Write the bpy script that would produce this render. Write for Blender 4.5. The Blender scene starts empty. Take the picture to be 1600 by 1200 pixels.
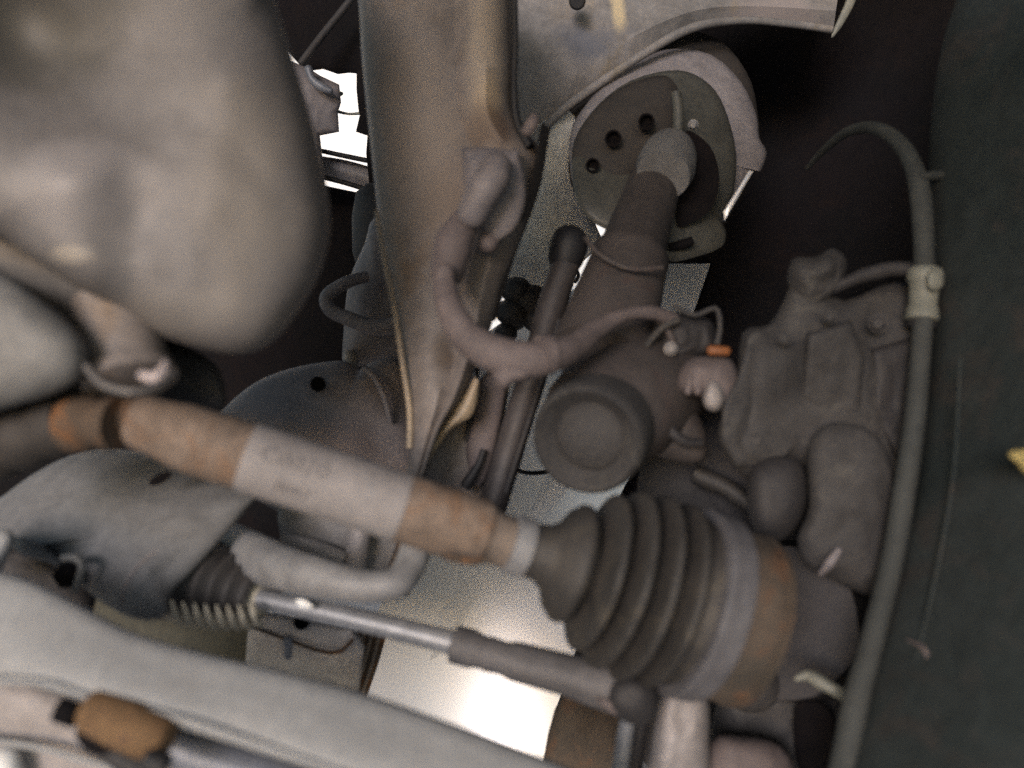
import bpy, bmesh, math, random
from mathutils import Vector, Matrix, noise
C = bpy.context.scene.collection
SC = bpy.context.scene
random.seed(4)
R = math.radians

# ------------------------------------------------------------------ camera
W, H, F = 1600.0, 1200.0, 1331.0
PITCH, ROLL = R(-5), R(12)
CAM = Vector((0, 0, 0.50))
fwd = Vector((0, math.cos(PITCH), math.sin(PITCH)))
r0 = Vector((1, 0, 0)); u0 = r0.cross(fwd)
rgt = (r0 * math.cos(ROLL) + u0 * math.sin(ROLL)).normalized()
up = rgt.cross(fwd).normalized()
cam = bpy.data.objects.new('camera', bpy.data.cameras.new('camera'))
C.objects.link(cam); SC.camera = cam
m = Matrix((rgt, up, -fwd)).transposed().to_4x4(); m.translation = CAM
cam.matrix_world = m
cam.data.sensor_width = 36; cam.data.lens = 36 * F / W
cam.data.clip_start = 0.01; cam.data.clip_end = 3000
cam.data.dof.use_dof = True
cam.data.dof.focus_distance = 0.85
cam.data.dof.aperture_fstop = 3.5

# ------------------------------------------------------------------ light
world = bpy.data.worlds.new('World'); SC.world = world
world.use_nodes = True
nt = world.node_tree; bg = nt.nodes['Background']
sky = nt.nodes.new('ShaderNodeTexSky'); sky.sky_type = 'NISHITA'
sky.sun_disc = False
SUN_EL, SUN_AZ = R(11), R(199)       # the sun stands low behind the camera, to its left
sky.sun_elevation = SUN_EL; sky.sun_rotation = SUN_AZ
sky.dust_density = 1.0; sky.air_density = 1.0; sky.ozone_density = 1.0
nt.links.new(sky.outputs[0], bg.inputs[0]); bg.inputs[1].default_value = 0.15
ld = bpy.data.lights.new('sun', 'SUN'); ld.energy = 1.5; ld.angle = R(20); ld.color = (.98, .93, 1.0)
sun = bpy.data.objects.new('sun', ld); C.objects.link(sun)
sd = Vector((math.sin(SUN_AZ) * math.cos(SUN_EL), math.cos(SUN_AZ) * math.cos(SUN_EL), math.sin(SUN_EL)))
sun.rotation_euler = sd.to_track_quat('Z', 'Y').to_euler()
SC.view_settings.view_transform = 'Standard'; SC.view_settings.look = 'None'
SC.view_settings.gamma = 1; SC.view_settings.exposure = 0.6
SC.cycles.use_denoising = False
SC.cycles.max_bounces = 6

# ------------------------------------------------------------------ helpers
def P(x, y, d):
    """photo position x, y at d metres in front of the camera -> world point"""
    return CAM + rgt * ((x - W / 2) * d / F) + up * (-(y - H / 2) * d / F) + fwd * d

def cat(pts, n, closed=False):
    """Catmull-Rom through tuples of equal length, n samples per span"""
    out = []; k = len(pts)
    g = (lambda i: pts[i % k]) if closed else (lambda i: pts[max(0, min(k - 1, i))])
    for i in range(k if closed else k - 1):
        a, b, c, d = g(i - 1), g(i), g(i + 1), g(i + 2)
        for j in range(n):
            t = j / n
            out.append(tuple(.5 * ((2 * b[q]) + (c[q] - a[q]) * t + (2 * a[q] - 5 * b[q] + 4 * c[q] - d[q]) * t * t
                                   + (3 * b[q] - a[q] - 3 * c[q] + d[q]) * t ** 3) for q in range(len(b))))
    if not closed: out.append(tuple(pts[-1]))
    return out

def lin(pts, n):
    out = []
    for i in range(len(pts)):
        a, b = pts[i], pts[(i + 1) % len(pts)]
        for j in range(n): out.append(tuple(a[q] + (b[q] - a[q]) * j / n for q in range(2)))
    return out

def obj(name, vf, material, parent=None, smooth=True, kind=None, angle=None, label=None):
    vs, fs = vf
    me = bpy.data.meshes.new(name)
    o = bpy.data.objects.new(name, me); C.objects.link(o)
    if parent is not None:
        org = parent.location.copy(); q = parent.parent
        while q is not None: org = org + q.location; q = q.parent
        o.parent = parent
        me.from_pydata([Vector(v) - org for v in vs], [], fs)
    else:
        org = sum((Vector(v) for v in vs), Vector()) / len(vs)
        me.from_pydata([Vector(v) - org for v in vs], [], fs); o.location = org
    me.materials.append(material)
    bm = bmesh.new(); bm.from_mesh(me); bmesh.ops.recalc_face_normals(bm, faces=bm.faces); bm.to_mesh(me); bm.free()
    if smooth:
        me.polygons.foreach_set('use_smooth', [True] * len(me.polygons))
        me.set_sharp_from_angle(angle=R(angle or 48))
    if kind: o['kind'] = kind
    if label: o['label'] = label
    return o

def thing(name, label, catg, at, group=None):
    o = bpy.data.objects.new(name, None); C.objects.link(o); o.empty_display_size = .02
    o.location = P(*at); o['label'] = label; o['category'] = catg
    if group: o['group'] = group
    return o

def tag(o, label, catg, group=None):
    o['label'] = label; o['category'] = catg
    if group: o['group'] = group
    return o

def join(*parts):
    V, Fs = [], []
    for v, f in parts:
        b = len(V); V += list(v); Fs += [tuple(i + b for i in q) for q in f]
    return V, Fs

def tube(path, n=8, seg=24, smooth=True, roundcap=False, wob=0.0, squash=1.0, capn=4):
    """tube along (x, y, depth, radius in photo px)"""
    pts = cat(path, n) if smooth and len(path) > 2 else ([tuple(p) for p in path] if not smooth else lin3(path, n))
    c = [P(p[0], p[1], p[2]) for p in pts]; r = [p[3] * p[2] / F for p in pts]
    if roundcap:
        for end in (0, 1):
            a, b = (c[0], c[1]) if end == 0 else (c[-1], c[-2])
            ra = r[0] if end == 0 else r[-1]; dr = (a - b).normalized()
            ex = [(a + dr * ra * math.sin(k * math.pi / 2 / capn) * .9, ra * math.cos(k * math.pi / 2 / capn * .97)) for k in range(1, capn + 1)]
            for q, rr in ex:
                if end == 0: c.insert(0, q); r.insert(0, rr)
                else: c.append(q); r.append(rr)
    V, Fs = [], []
    t = (c[1] - c[0]).normalized(); nrm = t.cross(fwd).normalized()
    for i in range(len(c)):
        a = c[max(0, i - 1)]; b = c[min(len(c) - 1, i + 1)]
        t = (b - a).normalized(); nrm = (nrm - t * nrm.dot(t)).normalized(); bn = t.cross(nrm)
        for k in range(seg):
            th = 2 * math.pi * k / seg
            off = nrm * math.cos(th) + bn * math.sin(th) * squash
            q = c[i] + off * r[i]
            if wob: q = q + off * wob * (noise.noise(q * 30) + .5 * noise.noise(q * 90))
            V.append(q)
    for i in range(len(c) - 1):
        for k in range(seg):
            k2 = (k + 1) % seg
            Fs.append((i * seg + k, i * seg + k2, (i + 1) * seg + k2, (i + 1) * seg + k))
    Fs.append(tuple(range(seg))); Fs.append(tuple((len(c) - 1) * seg + k for k in range(seg)))
    return V, Fs

def lin3(path, n):
    out = []
    for a, b in zip(path[:-1], path[1:]):
        for j in range(n): out.append(tuple(a[q] + (b[q] - a[q]) * j / n for q in range(4)))
    out.append(tuple(path[-1])); return out

def lathe(p0, p1, prof, seg=48, wob=0.0, open_=False, rref=None):
    """revolve prof [(t along p0->p1, radius px at the mean depth)]; p = (x, y, depth)"""
    a, b = P(*p0), P(*p1); ax = b - a; L = ax.length; ax.normalize()
    e1 = ax.cross(fwd).normalized(); e2 = ax.cross(e1)
    sc = (rref or (p0[2] + p1[2]) / 2) / F
    V, Fs = [], []
    for t, rp in prof:
        for k in range(seg):
            th = 2 * math.pi * k / seg
            q = a + ax * (t * L) + (e1 * math.cos(th) + e2 * math.sin(th)) * max(rp * sc, 1e-5)
            if wob: q = q + (e1 * math.cos(th) + e2 * math.sin(th)) * wob * (noise.noise(q * 40) + .4 * noise.noise(q * 130))
            V.append(q)
    for i in range(len(prof) - 1):
        for k in range(seg):
            k2 = (k + 1) % seg
            Fs.append((i * seg + k, i * seg + k2, (i + 1) * seg + k2, (i + 1) * seg + k))
    if not open_:
        Fs.append(tuple(range(seg))); Fs.append(tuple((len(prof) - 1) * seg + k for k in range(seg)))
    return V, Fs

def pillow(outline, ctr, d, Hm=.01, gx=0., gy=0., T=.01, p=3.0, bumps=(), sm=3, K=14, nz=0., ns=25, df=None, edge=1.0):
    """closed casting or pressed sheet: outline in photo px, domed towards the camera by Hm, back T behind;
    gx, gy = change of depth per 100 px; bumps = (x, y, radius px, height m)"""
    ol = cat(outline, sm, True) if sm > 0 else lin(outline, -sm if sm < 0 else 3)
    N = len(ol); V, Fs = [], []
    ss = [math.sin(k / (K - 1) * math.pi / 2) for k in range(K)]
    ss = [.55 * a + .45 * (k / (K - 1)) for k, a in enumerate(ss)]
    def dep(x, y, s):
        q = df(x, y) if df else d + gx * (x - ctr[0]) / 100 + gy * (y - ctr[1]) / 100
        q -= Hm * max(0., 1 - s ** p) ** .6
        fade = 1 if edge else min(1, (1 - s) * 6)
        for b in bumps:
            rr = ((x - b[0]) ** 2 + (y - b[1]) ** 2) / b[2] ** 2
            q -= b[3] * math.exp(-rr) * fade
        if nz:
            w = Vector((x / F * q * ns, y / F * q * ns, 3.1))
            q -= nz * (noise.noise(w) + .5 * noise.noise(w * 2.3) + .25 * noise.noise(w * 5.1))
        return q
    for k, s in enumerate(ss):
        if k == 0:
            V.append(P(ctr[0], ctr[1], dep(ctr[0], ctr[1], 0))); continue
        for (x, y) in ol:
            xx, yy = ctr[0] + (x - ctr[0]) * s, ctr[1] + (y - ctr[1]) * s
            V.append(P(xx, yy, dep(xx, yy, s)))
    ring = lambda k, i: 1 + (k - 1) * N + i % N
    for i in range(N): Fs.append((0, ring(1, i), ring(1, i + 1)))
    for k in range(1, K - 1):
        for i in range(N): Fs.append((ring(k, i), ring(k + 1, i), ring(k + 1, i + 1), ring(k, i + 1)))
    b0 = len(V)
    for s in (1.0, .6):
        for i, (x, y) in enumerate(ol):
            xx, yy = ctr[0] + (x - ctr[0]) * s, ctr[1] + (y - ctr[1]) * s
            q = .97 if s == 1 else .6
            V.append(P(ctr[0] + (x - ctr[0]) * q, ctr[1] + (y - ctr[1]) * q, dep(xx, yy, 1) + T * (1 if s == 1 else 1.15)))
    c0 = len(V); V.append(P(ctr[0], ctr[1], dep(ctr[0], ctr[1], 1) + T * 1.2))
    for i in range(N):
        j = (i + 1) % N
        Fs.append((ring(K - 1, i), b0 + i, b0 + j, ring(K - 1, i + 1)))
        Fs.append((b0 + i, b0 + N + i, b0 + N + j, b0 + j)); Fs.append((b0 + N + i, c0, b0 + N + j))
    return V, Fs

def strip(A, B, prof, T=.012, n=8, nz=0., ns=20):
    """beam between edge A and edge B [(x, y, depth)], prof = [(u, height to camera m)], closed behind by T"""
    a, b = cat(A, n), cat(B, n); M = len(a); V, Fs = [], []
    K = len(prof)
    for i in range(M):
        for u, h in prof:
            x, y, d = (a[i][q] + (b[i][q] - a[i][q]) * u for q in range(3))
            q = d - h
            if nz: q -= nz * noise.noise(Vector((x * q / F * ns, y * q / F * ns, 1.7)))
            V.append(P(x, y, q))
        for u in (.98, .5, .02):
            x, y, d = (a[i][q] + (b[i][q] - a[i][q]) * u for q in range(3))
            V.append(P(x, y, d + T))
    S = K + 3
    for i in range(M - 1):
        for k in range(S):
            k2 = (k + 1) % S
            Fs.append((i * S + k, i * S + k2, (i + 1) * S + k2, (i + 1) * S + k))
    Fs.append(tuple(range(S))); Fs.append(tuple((M - 1) * S + k for k in range(S)))
    return V, Fs

def arc(h, k=9, p=1.0):
    return [(i / (k - 1), h * math.sin(math.pi * i / (k - 1)) ** p) for i in range(k)]

def bolt(x, y, d, r, hgt=12, tilt=(0, 0), hexa=True, washer=True):
    """hexagon head facing the camera; x, y, r px"""
    q0 = (x, y, d); q1 = (x + tilt[0], y + tilt[1], d - hgt * d / F)
    hd = lathe(q0, q1, [(0, r), (.8, r), (1, r * .82)], seg=6)
    if washer: return join(hd, lathe((x - tilt[0] * .2, y - tilt[1] * .2, d + 2 * d / F), q0, [(0, r * 1.35), (1, r * 1.35), (1.3, r * 1.2)], seg=24))
    return hd

# ------------------------------------------------------------------ materials
def mat(name, c1, c2, rough=.7, metal=0., scale=14, bump=.35, spot=None, spot_amt=.5, spec=.5, fine=260, coat=0., drough=.15, grain=.10, mott=.20):
    mt = bpy.data.materials.new(name); mt.use_nodes = True
    n = mt.node_tree.nodes; l = mt.node_tree.links; b = n['Principled BSDF']
    tc = n.new('ShaderNodeTexCoord')
    def nz(s, det=5, rgh=.6, dist=.3):
        q = n.new('ShaderNodeTexNoise'); q.inputs['Scale'].default_value = s; q.inputs['Detail'].default_value = det
        q.inputs['Roughness'].default_value = rgh; q.inputs['Distortion'].default_value = dist
        l.new(tc.outputs['Object'], q.inputs['Vector']); return q
    def ramp(src, a, bb):
        r = n.new('ShaderNodeMapRange'); r.inputs[1].default_value = a; r.inputs[2].default_value = bb
        l.new(src, r.inputs[0]); return r.outputs[0]
    def mix(f, a, bb):
        x = n.new('ShaderNodeMix'); x.data_type = 'RGBA'
        l.new(f, x.inputs[0])
        for k, v in ((6, a), (7, bb)):
            if isinstance(v, tuple): x.inputs[k].default_value = (*v, 1)
            else: l.new(v, x.inputs[k])
        return x.outputs[2]
    big = nz(scale); col = mix(ramp(big.outputs[0], .32, .68), c1, c2)
    if spot:
        sp = nz(scale * 2.3, 8, .7, .8); th = .62 - .25 * spot_amt
        col = mix(ramp(sp.outputs[0], th, th + .14), col, spot)
    fn = nz(fine, 3, .7, 0)
    br = n.new('ShaderNodeBrightContrast'); l.new(col, br.inputs[0])
    mr = n.new('ShaderNodeMapRange'); mr.inputs[1].default_value = .3; mr.inputs[2].default_value = .7
    mr.inputs[3].default_value = 1 - grain; mr.inputs[4].default_value = 1 + grain; l.new(fn.outputs[0], mr.inputs[0])
    mo = nz(62, 7, .72, .5); mm = n.new('ShaderNodeMapRange'); mm.inputs[1].default_value = .34; mm.inputs[2].default_value = .66
    mm.inputs[3].default_value = 1 - mott; mm.inputs[4].default_value = 1 + mott; l.new(mo.outputs[0], mm.inputs[0])
    mq = n.new('ShaderNodeVectorMath'); mq.operation = 'SCALE'; l.new(col, mq.inputs[0]); l.new(mm.outputs[0], mq.inputs[3]); col = mq.outputs[0]
    mul = n.new('ShaderNodeVectorMath'); mul.operation = 'SCALE'
    l.new(col, mul.inputs[0]); l.new(mr.outputs[0], mul.inputs[3]); n.remove(br)
    l.new(mul.outputs[0], b.inputs['Base Color'])
    b.inputs['Metallic'].default_value = metal; b.inputs['Specular IOR Level'].default_value = spec
    b.inputs['Coat Weight'].default_value = coat; b.inputs['Coat Roughness'].default_value = .3
    rr = n.new('ShaderNodeMapRange'); rr.inputs[3].default_value = max(.05, rough - drough); rr.inputs[4].default_value = min(1, rough + drough)
    l.new(big.outputs[0], rr.inputs[0]); l.new(rr.outputs[0], b.inputs['Roughness'])
    bp = n.new('ShaderNodeBump'); bp.inputs['Strength'].default_value = bump; bp.inputs['Distance'].default_value = .0012
    mid = nz(90, 6, .65, .2); l.new(mid.outputs[0], bp.inputs['Height'])
    l.new(bp.outputs[0], b.inputs['Normal'])
    return mt

M = {
 'alloy':   mat('cast_alloy', (.125, .115, .11), (.17, .158, .153), .55, .1, 7, .2, (.12, .118, .118), .3, mott=.07),
 'alloy2':  mat('dull_alloy', (.13, .128, .122), (.17, .166, .16), .6, .1, 9, .3),
 'rail':    mat('brown_grey_paint', (.14, .12, .11), (.20, .175, .162), .6, 0, 7, .3, (.17, .125, .09), .3),
 'rail2':   mat('tan_highlight', (.34, .265, .18), (.22, .18, .14), .5, 0, 12, .3),
 'beam':    mat('dusty_grey_paint', (.24, .245, .25), (.30, .303, .305), .65, 0, 9, .25, (.28, .277, .275), .3, mott=.07),
 'shield':  mat('dusty_grey_sheet', (.12, .122, .125), (.17, .166, .168), .65, 0, 8, .25),
 'plate':   mat('grey_mauve_sheet', (.13, .12, .13), (.20, .175, .17), .65, .1, 10, .3),
 'rust':    mat('rusty_steel', (.14, .10, .074), (.195, .15, .12), .85, 0, 22, .8, (.17, .10, .06), .4, mott=.34),
 'rust_d':  mat('dark_rusty_steel', (.065, .05, .038), (.10, .065, .042), .85, .1, 22, .8, (.17, .075, .028), .45),
 'sleeve':  mat('grey_worn_sleeve', (.215, .198, .194), (.27, .25, .245), .7, 0, 12, .35, (.20, .20, .205), .4, mott=.12),
 'clampm':  mat('dull_grey_band', (.17, .17, .18), (.22, .22, .225), .6, .1, 20, .25),
 'rubber':  mat('dusty_brown_rubber', (.021, .020, .019), (.038, .034, .031), .65, 0, 16, .5, (.056, .049, .039), .35),
 'rubber_b':mat('dusty_neck_rubber', (.15, .12, .10), (.20, .16, .13), .75, 0, 14, .4),
 'black':   mat('black_rubber', (.008, .008, .010), (.014, .013, .014), .65, 0, 16, .3),
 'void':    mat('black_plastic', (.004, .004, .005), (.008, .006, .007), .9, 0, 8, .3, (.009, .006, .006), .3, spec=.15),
 'hose':    mat('dusty_mauve_hose', (.095, .077, .075), (.135, .11, .108), .75, 0, 20, .4),
 'knuckle': mat('dirty_cast_iron', (.028, .027, .028), (.05, .047, .046), .8, .0, 14, 1.0, (.08, .076, .07), .3),
 'dark_iron':mat('dark_cast_iron', (.022, .021, .023), (.036, .033, .034), .7, .1, 14, .7),
 'strut':   mat('dusty_dark_strut', (.044, .038, .036), (.062, .052, .050), .7, .0, 12, .45, (.066, .044, .04), .3),
 'seat':    mat('green_grey_paint', (.06, .06, .053), (.09, .09, .08), .5, 0, 9, .25),
 'lip':     mat('mauve_grey_lip', (.20, .185, .19), (.26, .24, .245), .5, 0, 12, .3),
 'cup':     mat('dark_rust_cup', (.045, .038, .030), (.075, .055, .040), .8, 0, 18, .7, (.11, .055, .028), .35),
 'band':    mat('dull_steel_band', (.085, .083, .09), (.12, .117, .125), .55, .1, 20, .4),
 'seat_d':  mat('dark_pressed_steel', (.025, .022, .02), (.038, .032, .028), .7, 0, 12, .4),
 'rod':     mat('dark_rod_paint', (.042, .037, .037), (.06, .053, .053), .6, .2, 20, .35),
 'tie':     mat('grey_steel_rod', (.18, .185, .20), (.25, .25, .26), .45, .3, 20, .3),
 'tiee':    mat('dark_grey_forging', (.075, .072, .075), (.11, .104, .107), .65, .2, 18, .5),
 'panel':   mat('white_body_paint', (.58, .58, .60), (.63, .63, .645), .36, .3, 5, .02, spec=.6, coat=.3, grain=0., mott=0.),
 'panel2':  mat('dusty_white_paint', (.70, .70, .67), (.76, .76, .73), .6, 0, 8, .15),
 'body':    mat('grey_body_wax', (.16, .155, .15), (.26, .24, .23), .6, 0, 8, .25, (.20, .17, .13), .3),
 'cream':   mat('cream_paint', (.62, .52, .33), (.5, .42, .27), .6, 0, 20, .2),
 'tyre':    mat('dusty_tyre_rubber', (.014, .020, .020), (.028, .034, .034), .8, 0, 10, .5, (.034, .032, .030), .4, spec=.3),
 'brake':   mat('brake_hose_rubber', (.028, .032, .031), (.044, .047, .045), .8, 0, 15, .4),
 'clip':    mat('pale_plated_clip', (.15, .155, .13), (.21, .21, .18), .6, .1, 30, .3),
 'gaiter':  mat('dark_gaiter_rubber', (.03, .027, .027), (.05, .045, .043), .6, 0, 20, .3),
 'dust':    mat('cream_dust', (.52, .47, .37), (.42, .38, .30), .9, 0, 20, .4),
 'pale':    mat('pale_pinkish_casting', (.22, .20, .195), (.31, .28, .27), .6, .1, 14, .5, (.25, .23, .22), .3),
 'boxm':    mat('pale_warm_sheet', (.44, .39, .36), (.54, .49, .45), .6, 0, 14, .3),
 'webm':    mat('brown_oily_casting', (.075, .062, .05), (.115, .098, .082), .6, 0, 12, .3),
 'orange':  mat('orange_plastic', (.24, .085, .025), (.15, .055, .02), .6, 0, 40, .3),
 'bush':    mat('brown_rusty_bush', (.12, .065, .028), (.18, .11, .055), .85, .1, 20, .8, (.09, .05, .035), .4),
 'white':   mat('glare_white', (.75, .75, .74), (.82, .82, .81), .5, 0, 20, .1),  # white for the backdrop wall, the rod glint and the corner flare
 'olive':   mat('dark_olive', (.055, .055, .042), (.08, .075, .055), .9, 0, 20, .5),
 'pink':    mat('pale_pink_highlight', (.50, .42, .41), (.42, .36, .35), .6, 0, 20, .3),
 'ground':  mat('concrete', (.36, .36, .365), (.46, .455, .46), .9, 0, 1.5, .5),
 'amber':   mat('yellow_chalk', (.33, .26, .09), (.22, .18, .08), .9, 0, 60, .3),
 'navy':    mat('blue_grey_pipe', (.12, .13, .16), (.18, .19, .215), .5, .2, 20, .3),
}

def stain_or_highlight(base, org, *spots):
    """copy of a material with soft-edged stains and painted highlights: (x, y, depth, half width px, half height px, colour, strength)"""
    mt = base.copy(); n = mt.node_tree.nodes; l = mt.node_tree.links; b = n['Principled BSDF']
    tc = next(q for q in n if q.type == 'TEX_COORD')
    nn = n.new('ShaderNodeTexNoise'); nn.inputs['Scale'].default_value = 30; nn.inputs['Detail'].default_value = 5
    l.new(tc.outputs['Object'], nn.inputs['Vector'])
    for x, y, d, rx, ry, colour, amt in spots:
        src = b.inputs['Base Color'].links[0].from_socket
        c = P(x, y, d) - org
        sub = n.new('ShaderNodeVectorMath'); sub.operation = 'SUBTRACT'; sub.inputs[1].default_value = c
        l.new(tc.outputs['Object'], sub.inputs[0]); comb = n.new('ShaderNodeCombineXYZ')
        for k, (a, rr) in enumerate(((rgt, rx), (up, ry))):
            dt = n.new('ShaderNodeVectorMath'); dt.operation = 'DOT_PRODUCT'; dt.inputs[1].default_value = a / (rr * d / F)
            l.new(sub.outputs[0], dt.inputs[0]); l.new(dt.outputs['Value'], comb.inputs[k])
        ln_ = n.new('ShaderNodeVectorMath'); ln_.operation = 'LENGTH'; l.new(comb.outputs[0], ln_.inputs[0])
        ad = n.new('ShaderNodeMath'); ad.operation = 'ADD'; l.new(ln_.outputs['Value'], ad.inputs[0])
        sc = n.new('ShaderNodeMath'); sc.operation = 'MULTIPLY_ADD'; sc.inputs[1].default_value = 1.6; sc.inputs[2].default_value = -.8
        l.new(nn.outputs[0], sc.inputs[0]); l.new(sc.outputs[0], ad.inputs[1])
        mr = n.new('ShaderNodeMapRange'); mr.interpolation_type = 'SMOOTHSTEP'
        mr.inputs[1].default_value = 1.25; mr.inputs[2].default_value = .35; mr.inputs[3].default_value = 0; mr.inputs[4].default_value = amt
        l.new(ad.outputs[0], mr.inputs[0])
        mx = n.new('ShaderNodeMix'); mx.data_type = 'RGBA'; l.new(mr.outputs[0], mx.inputs[0]); l.new(src, mx.inputs[6])
        mx.inputs[7].default_value = (*colour, 1); l.new(mx.outputs[2], b.inputs['Base Color'])
    return mt

# ------------------------------------------------------------------ setting: the ground, added light blockers, added white backdrop wall
def quad(pts, T, material, name, kind):
    a = [Vector(p) for p in pts]; b = [p + Vector((0, 0, T)) for p in a]; n = len(a)
    fs = [tuple(range(n)), tuple(range(n, 2 * n))] + [(i, (i + 1) % n, n + (i + 1) % n, n + i) for i in range(n)]
    return obj(name, (a + b, fs), material, smooth=False, kind=kind)
quad([(-900, -900, -.0), (900, -900, 0), (900, 900, 0), (-900, 900, 0)], -.2, M['ground'], 'ground', 'structure')
quad([(-1.2, -.55, .84), (.9, -.55, .84), (.9, .12, .84), (-1.2, .12, .84)], .03, M['body'], 'underbody_sun_blocker', 'structure')  # unseen car floor, added to keep sun off the upper parts
quad([(-1.2, .14, 1.15), (.9, .14, 1.15), (.9, 1.6, 1.15), (-1.2, 1.6, 1.15)], .03, M['void'], 'overhead_sky_blocker', 'structure')  # unseen slab added to block sky light from above
quad([(.80, -.3, .33), (.83, -.3, .33), (.83, 1.6, .33), (.80, 1.6, .33)], .80, M['void'], 'fender_sky_blocker', 'structure')  # unseen side sheet added to block sky light from the right
quad([(-4, 4, 0), (6, 4, 0), (6, 4.2, 0), (-4, 4.2, 0)], 3.0, M['white'], 'bright_backdrop_wall', 'structure')  # invented white wall that brightens the gaps between parts

# ---- inner wing panels far behind (white car body)
def wing(x, y):
    return 1.0 - .038 * ((min(x, 1000) - 735) / 200) ** 2 - .0002 * (y - 850)
low = [(700, 560), (790, 500), (868, 468), (905, 447), (985, 412), (1110, 412), (1090, 470), (1010, 690), (968, 775),
       (905, 1000), (868, 1110), (845, 1230), (700, 1260), (530, 1240), (545, 1085), (600, 930), (640, 820), (690, 700)]
o = obj('inner_wing_panel', pillow(low, (790, 860), 1, 0, df=wing, T=.004, sm=-6, K=22), M['panel'])
tag(o, 'glossy white body panel behind the drive shaft, shining bright below it', 'body panel')
upp = [(770, 200), (820, 175), (870, 165), (905, 190), (918, 250), (915, 320), (940, 372), (905, 414), (888, 418), (876, 452), (800, 452), (768, 400), (760, 300)]
o = obj('strut_tower_panel', pillow(upp, (845, 310), .79, .012, gx=.03, gy=.005, T=.004, sm=2, p=2,
        bumps=[(860, 290, 30, .006), (800, 400, 30, .005)]), M['panel2'])
tag(o, 'dusty pale green-grey panel between the brown rail and the spring seat', 'body panel')

# ---- black wheel arch liner
ln = [(1040, 60), (1080, 10), (1300, -60), (1800, -120), (1900, 500), (1800, 1300), (1000, 1320), (880, 1250), (868, 1110), (905, 1000),
      (968, 775), (1010, 690), (1090, 470), (1112, 408), (1000, 405), (930, 330), (905, 240), (880, 160), (1000, 80)]
lt = thing('wheel_arch_liner', 'matt black liner curving behind the spring seat and the brake hose', 'wheel arch liner', (1300, 600, 1.1))
obj('liner_shell', pillow(ln, (1150, 560), 1.06, -.03, T=.005, sm=-4, K=16, gx=-.03, nz=.004), M['void'], lt)
obj('liner_rib', tube([(1300, 455, .9, 8), (1360, 425, .89, 9), (1440, 412, .88, 8)], seg=12), M['dark_iron'], lt)

# ---- grey body rail across the top
br = thing('body_rail', 'grey waxed body rail across the top above the spring seat', 'body rail', (1000, 20, .78))
obj('rail_sheet', strip([(790, -140, .80), (950, -150, .82), (1150, -150, .84), (1330, -150, .86)],
    [(812, 250, .78), (905, 150, .80), (1080, 45, .82), (1302, 46, .86)], [(0, 0), (.3, .012), (.6, .010), (.85, .018), (1, .006)], T=.01, n=10, nz=.003), stain_or_highlight(M['body'], P(1000, 20, .78), (970, 0, .78, 14, 50, (.55, .45, .28), .9), (930, 60, .78, 70, 40, (.10, .11, .14), .7), (1230, 10, .80, 90, 40, (.30, .26, .25), .8)), br)
obj('rail_lip', tube([(812, 246, .765, 7), (860, 190, .775, 7), (905, 152, .783, 7), (1000, 88, .79, 7), (1080, 44, .80, 7), (1160, 32, .815, 6), (1240, 38, .83, 6), (1298, 46, .84, 6)], seg=14), M['body'], br)
o = obj('edge_flange', pillow([(1345, -60), (1362, -60), (1330, 18), (1303, 58), (1300, 50), (1318, 10)], (1330, 0), .86, .003, T=.006, sm=2, K=6), M['clip'])
tag(o, 'thin pale metal edge at the top right corner of the body rail', 'flange')
o = obj('drain_plug', lathe((902, 2, .775), (902, 2, .762), [(0, 13), (.7, 13), (1, 10)], seg=24), M['black'])
tag(o, 'small black plug in the grey body rail at the top edge', 'plug')

# ---- engine side darkness, made of black backing sheets, left of the rail
eb = thing('engine_bay_backing', 'black backing for the engine bay darkness with a slot of daylight beside the brown rail', 'engine bay wall', (530, 300, .95))
obj('upper_backing', pillow([(380, -120), (620, -120), (620, 118), (575, 116), (545, 114), (528, 116), (505, 108), (478, 112), (430, 60)], (520, 10), .95, .01, T=.03, sm=-3), M['void'], eb)
obj('lower_backing', pillow([(440, 262), (508, 290), (585, 306), (660, 340), (660, 760), (480, 900), (330, 1000), (-150, 1000), (-150, 500), (200, 470), (430, 400)], (430, 620), .95, .01, T=.03, sm=-4), M['void'], eb)
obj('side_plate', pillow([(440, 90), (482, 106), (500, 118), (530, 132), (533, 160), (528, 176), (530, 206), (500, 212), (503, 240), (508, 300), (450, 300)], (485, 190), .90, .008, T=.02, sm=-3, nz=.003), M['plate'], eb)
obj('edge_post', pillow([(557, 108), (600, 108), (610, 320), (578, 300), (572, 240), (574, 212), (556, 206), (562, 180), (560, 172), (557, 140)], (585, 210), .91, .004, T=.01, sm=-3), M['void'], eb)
obj('brace', tube([(470, 100, .9, 6), (500, 60, .9, 6), (540, 10, .9, 6), (570, -30, .9, 6)], seg=12), M['dark_iron'], eb)
obj('inner_sheet', pillow([(640, -160), (880, -160), (880, 120), (850, 200), (760, 250), (680, 260), (640, 200)], (740, 40), .90, .01, T=.01, sm=-4), M['body'], eb)
gs = thing('slotted_guard', 'pale ridged guard crossed by dark bars low in the daylight slot', 'guard', (540, 260, .93))
obj('pale_band', strip([(496, 243, .93), (540, 250, .93), (590, 264, .93)], [(500, 272, .93), (540, 282, .93), (590, 300, .93)], arc(.006), T=.01), M['lip'], gs)
obj('bar', tube([(490, 233, .915, 3.5), (540, 244, .915, 4), (590, 254, .915, 4)], seg=10), M['black'], gs)
obj('bar', tube([(494, 274, .915, 4), (540, 286, .915, 4), (592, 302, .915, 4)], seg=10), M['black'], gs)
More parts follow.
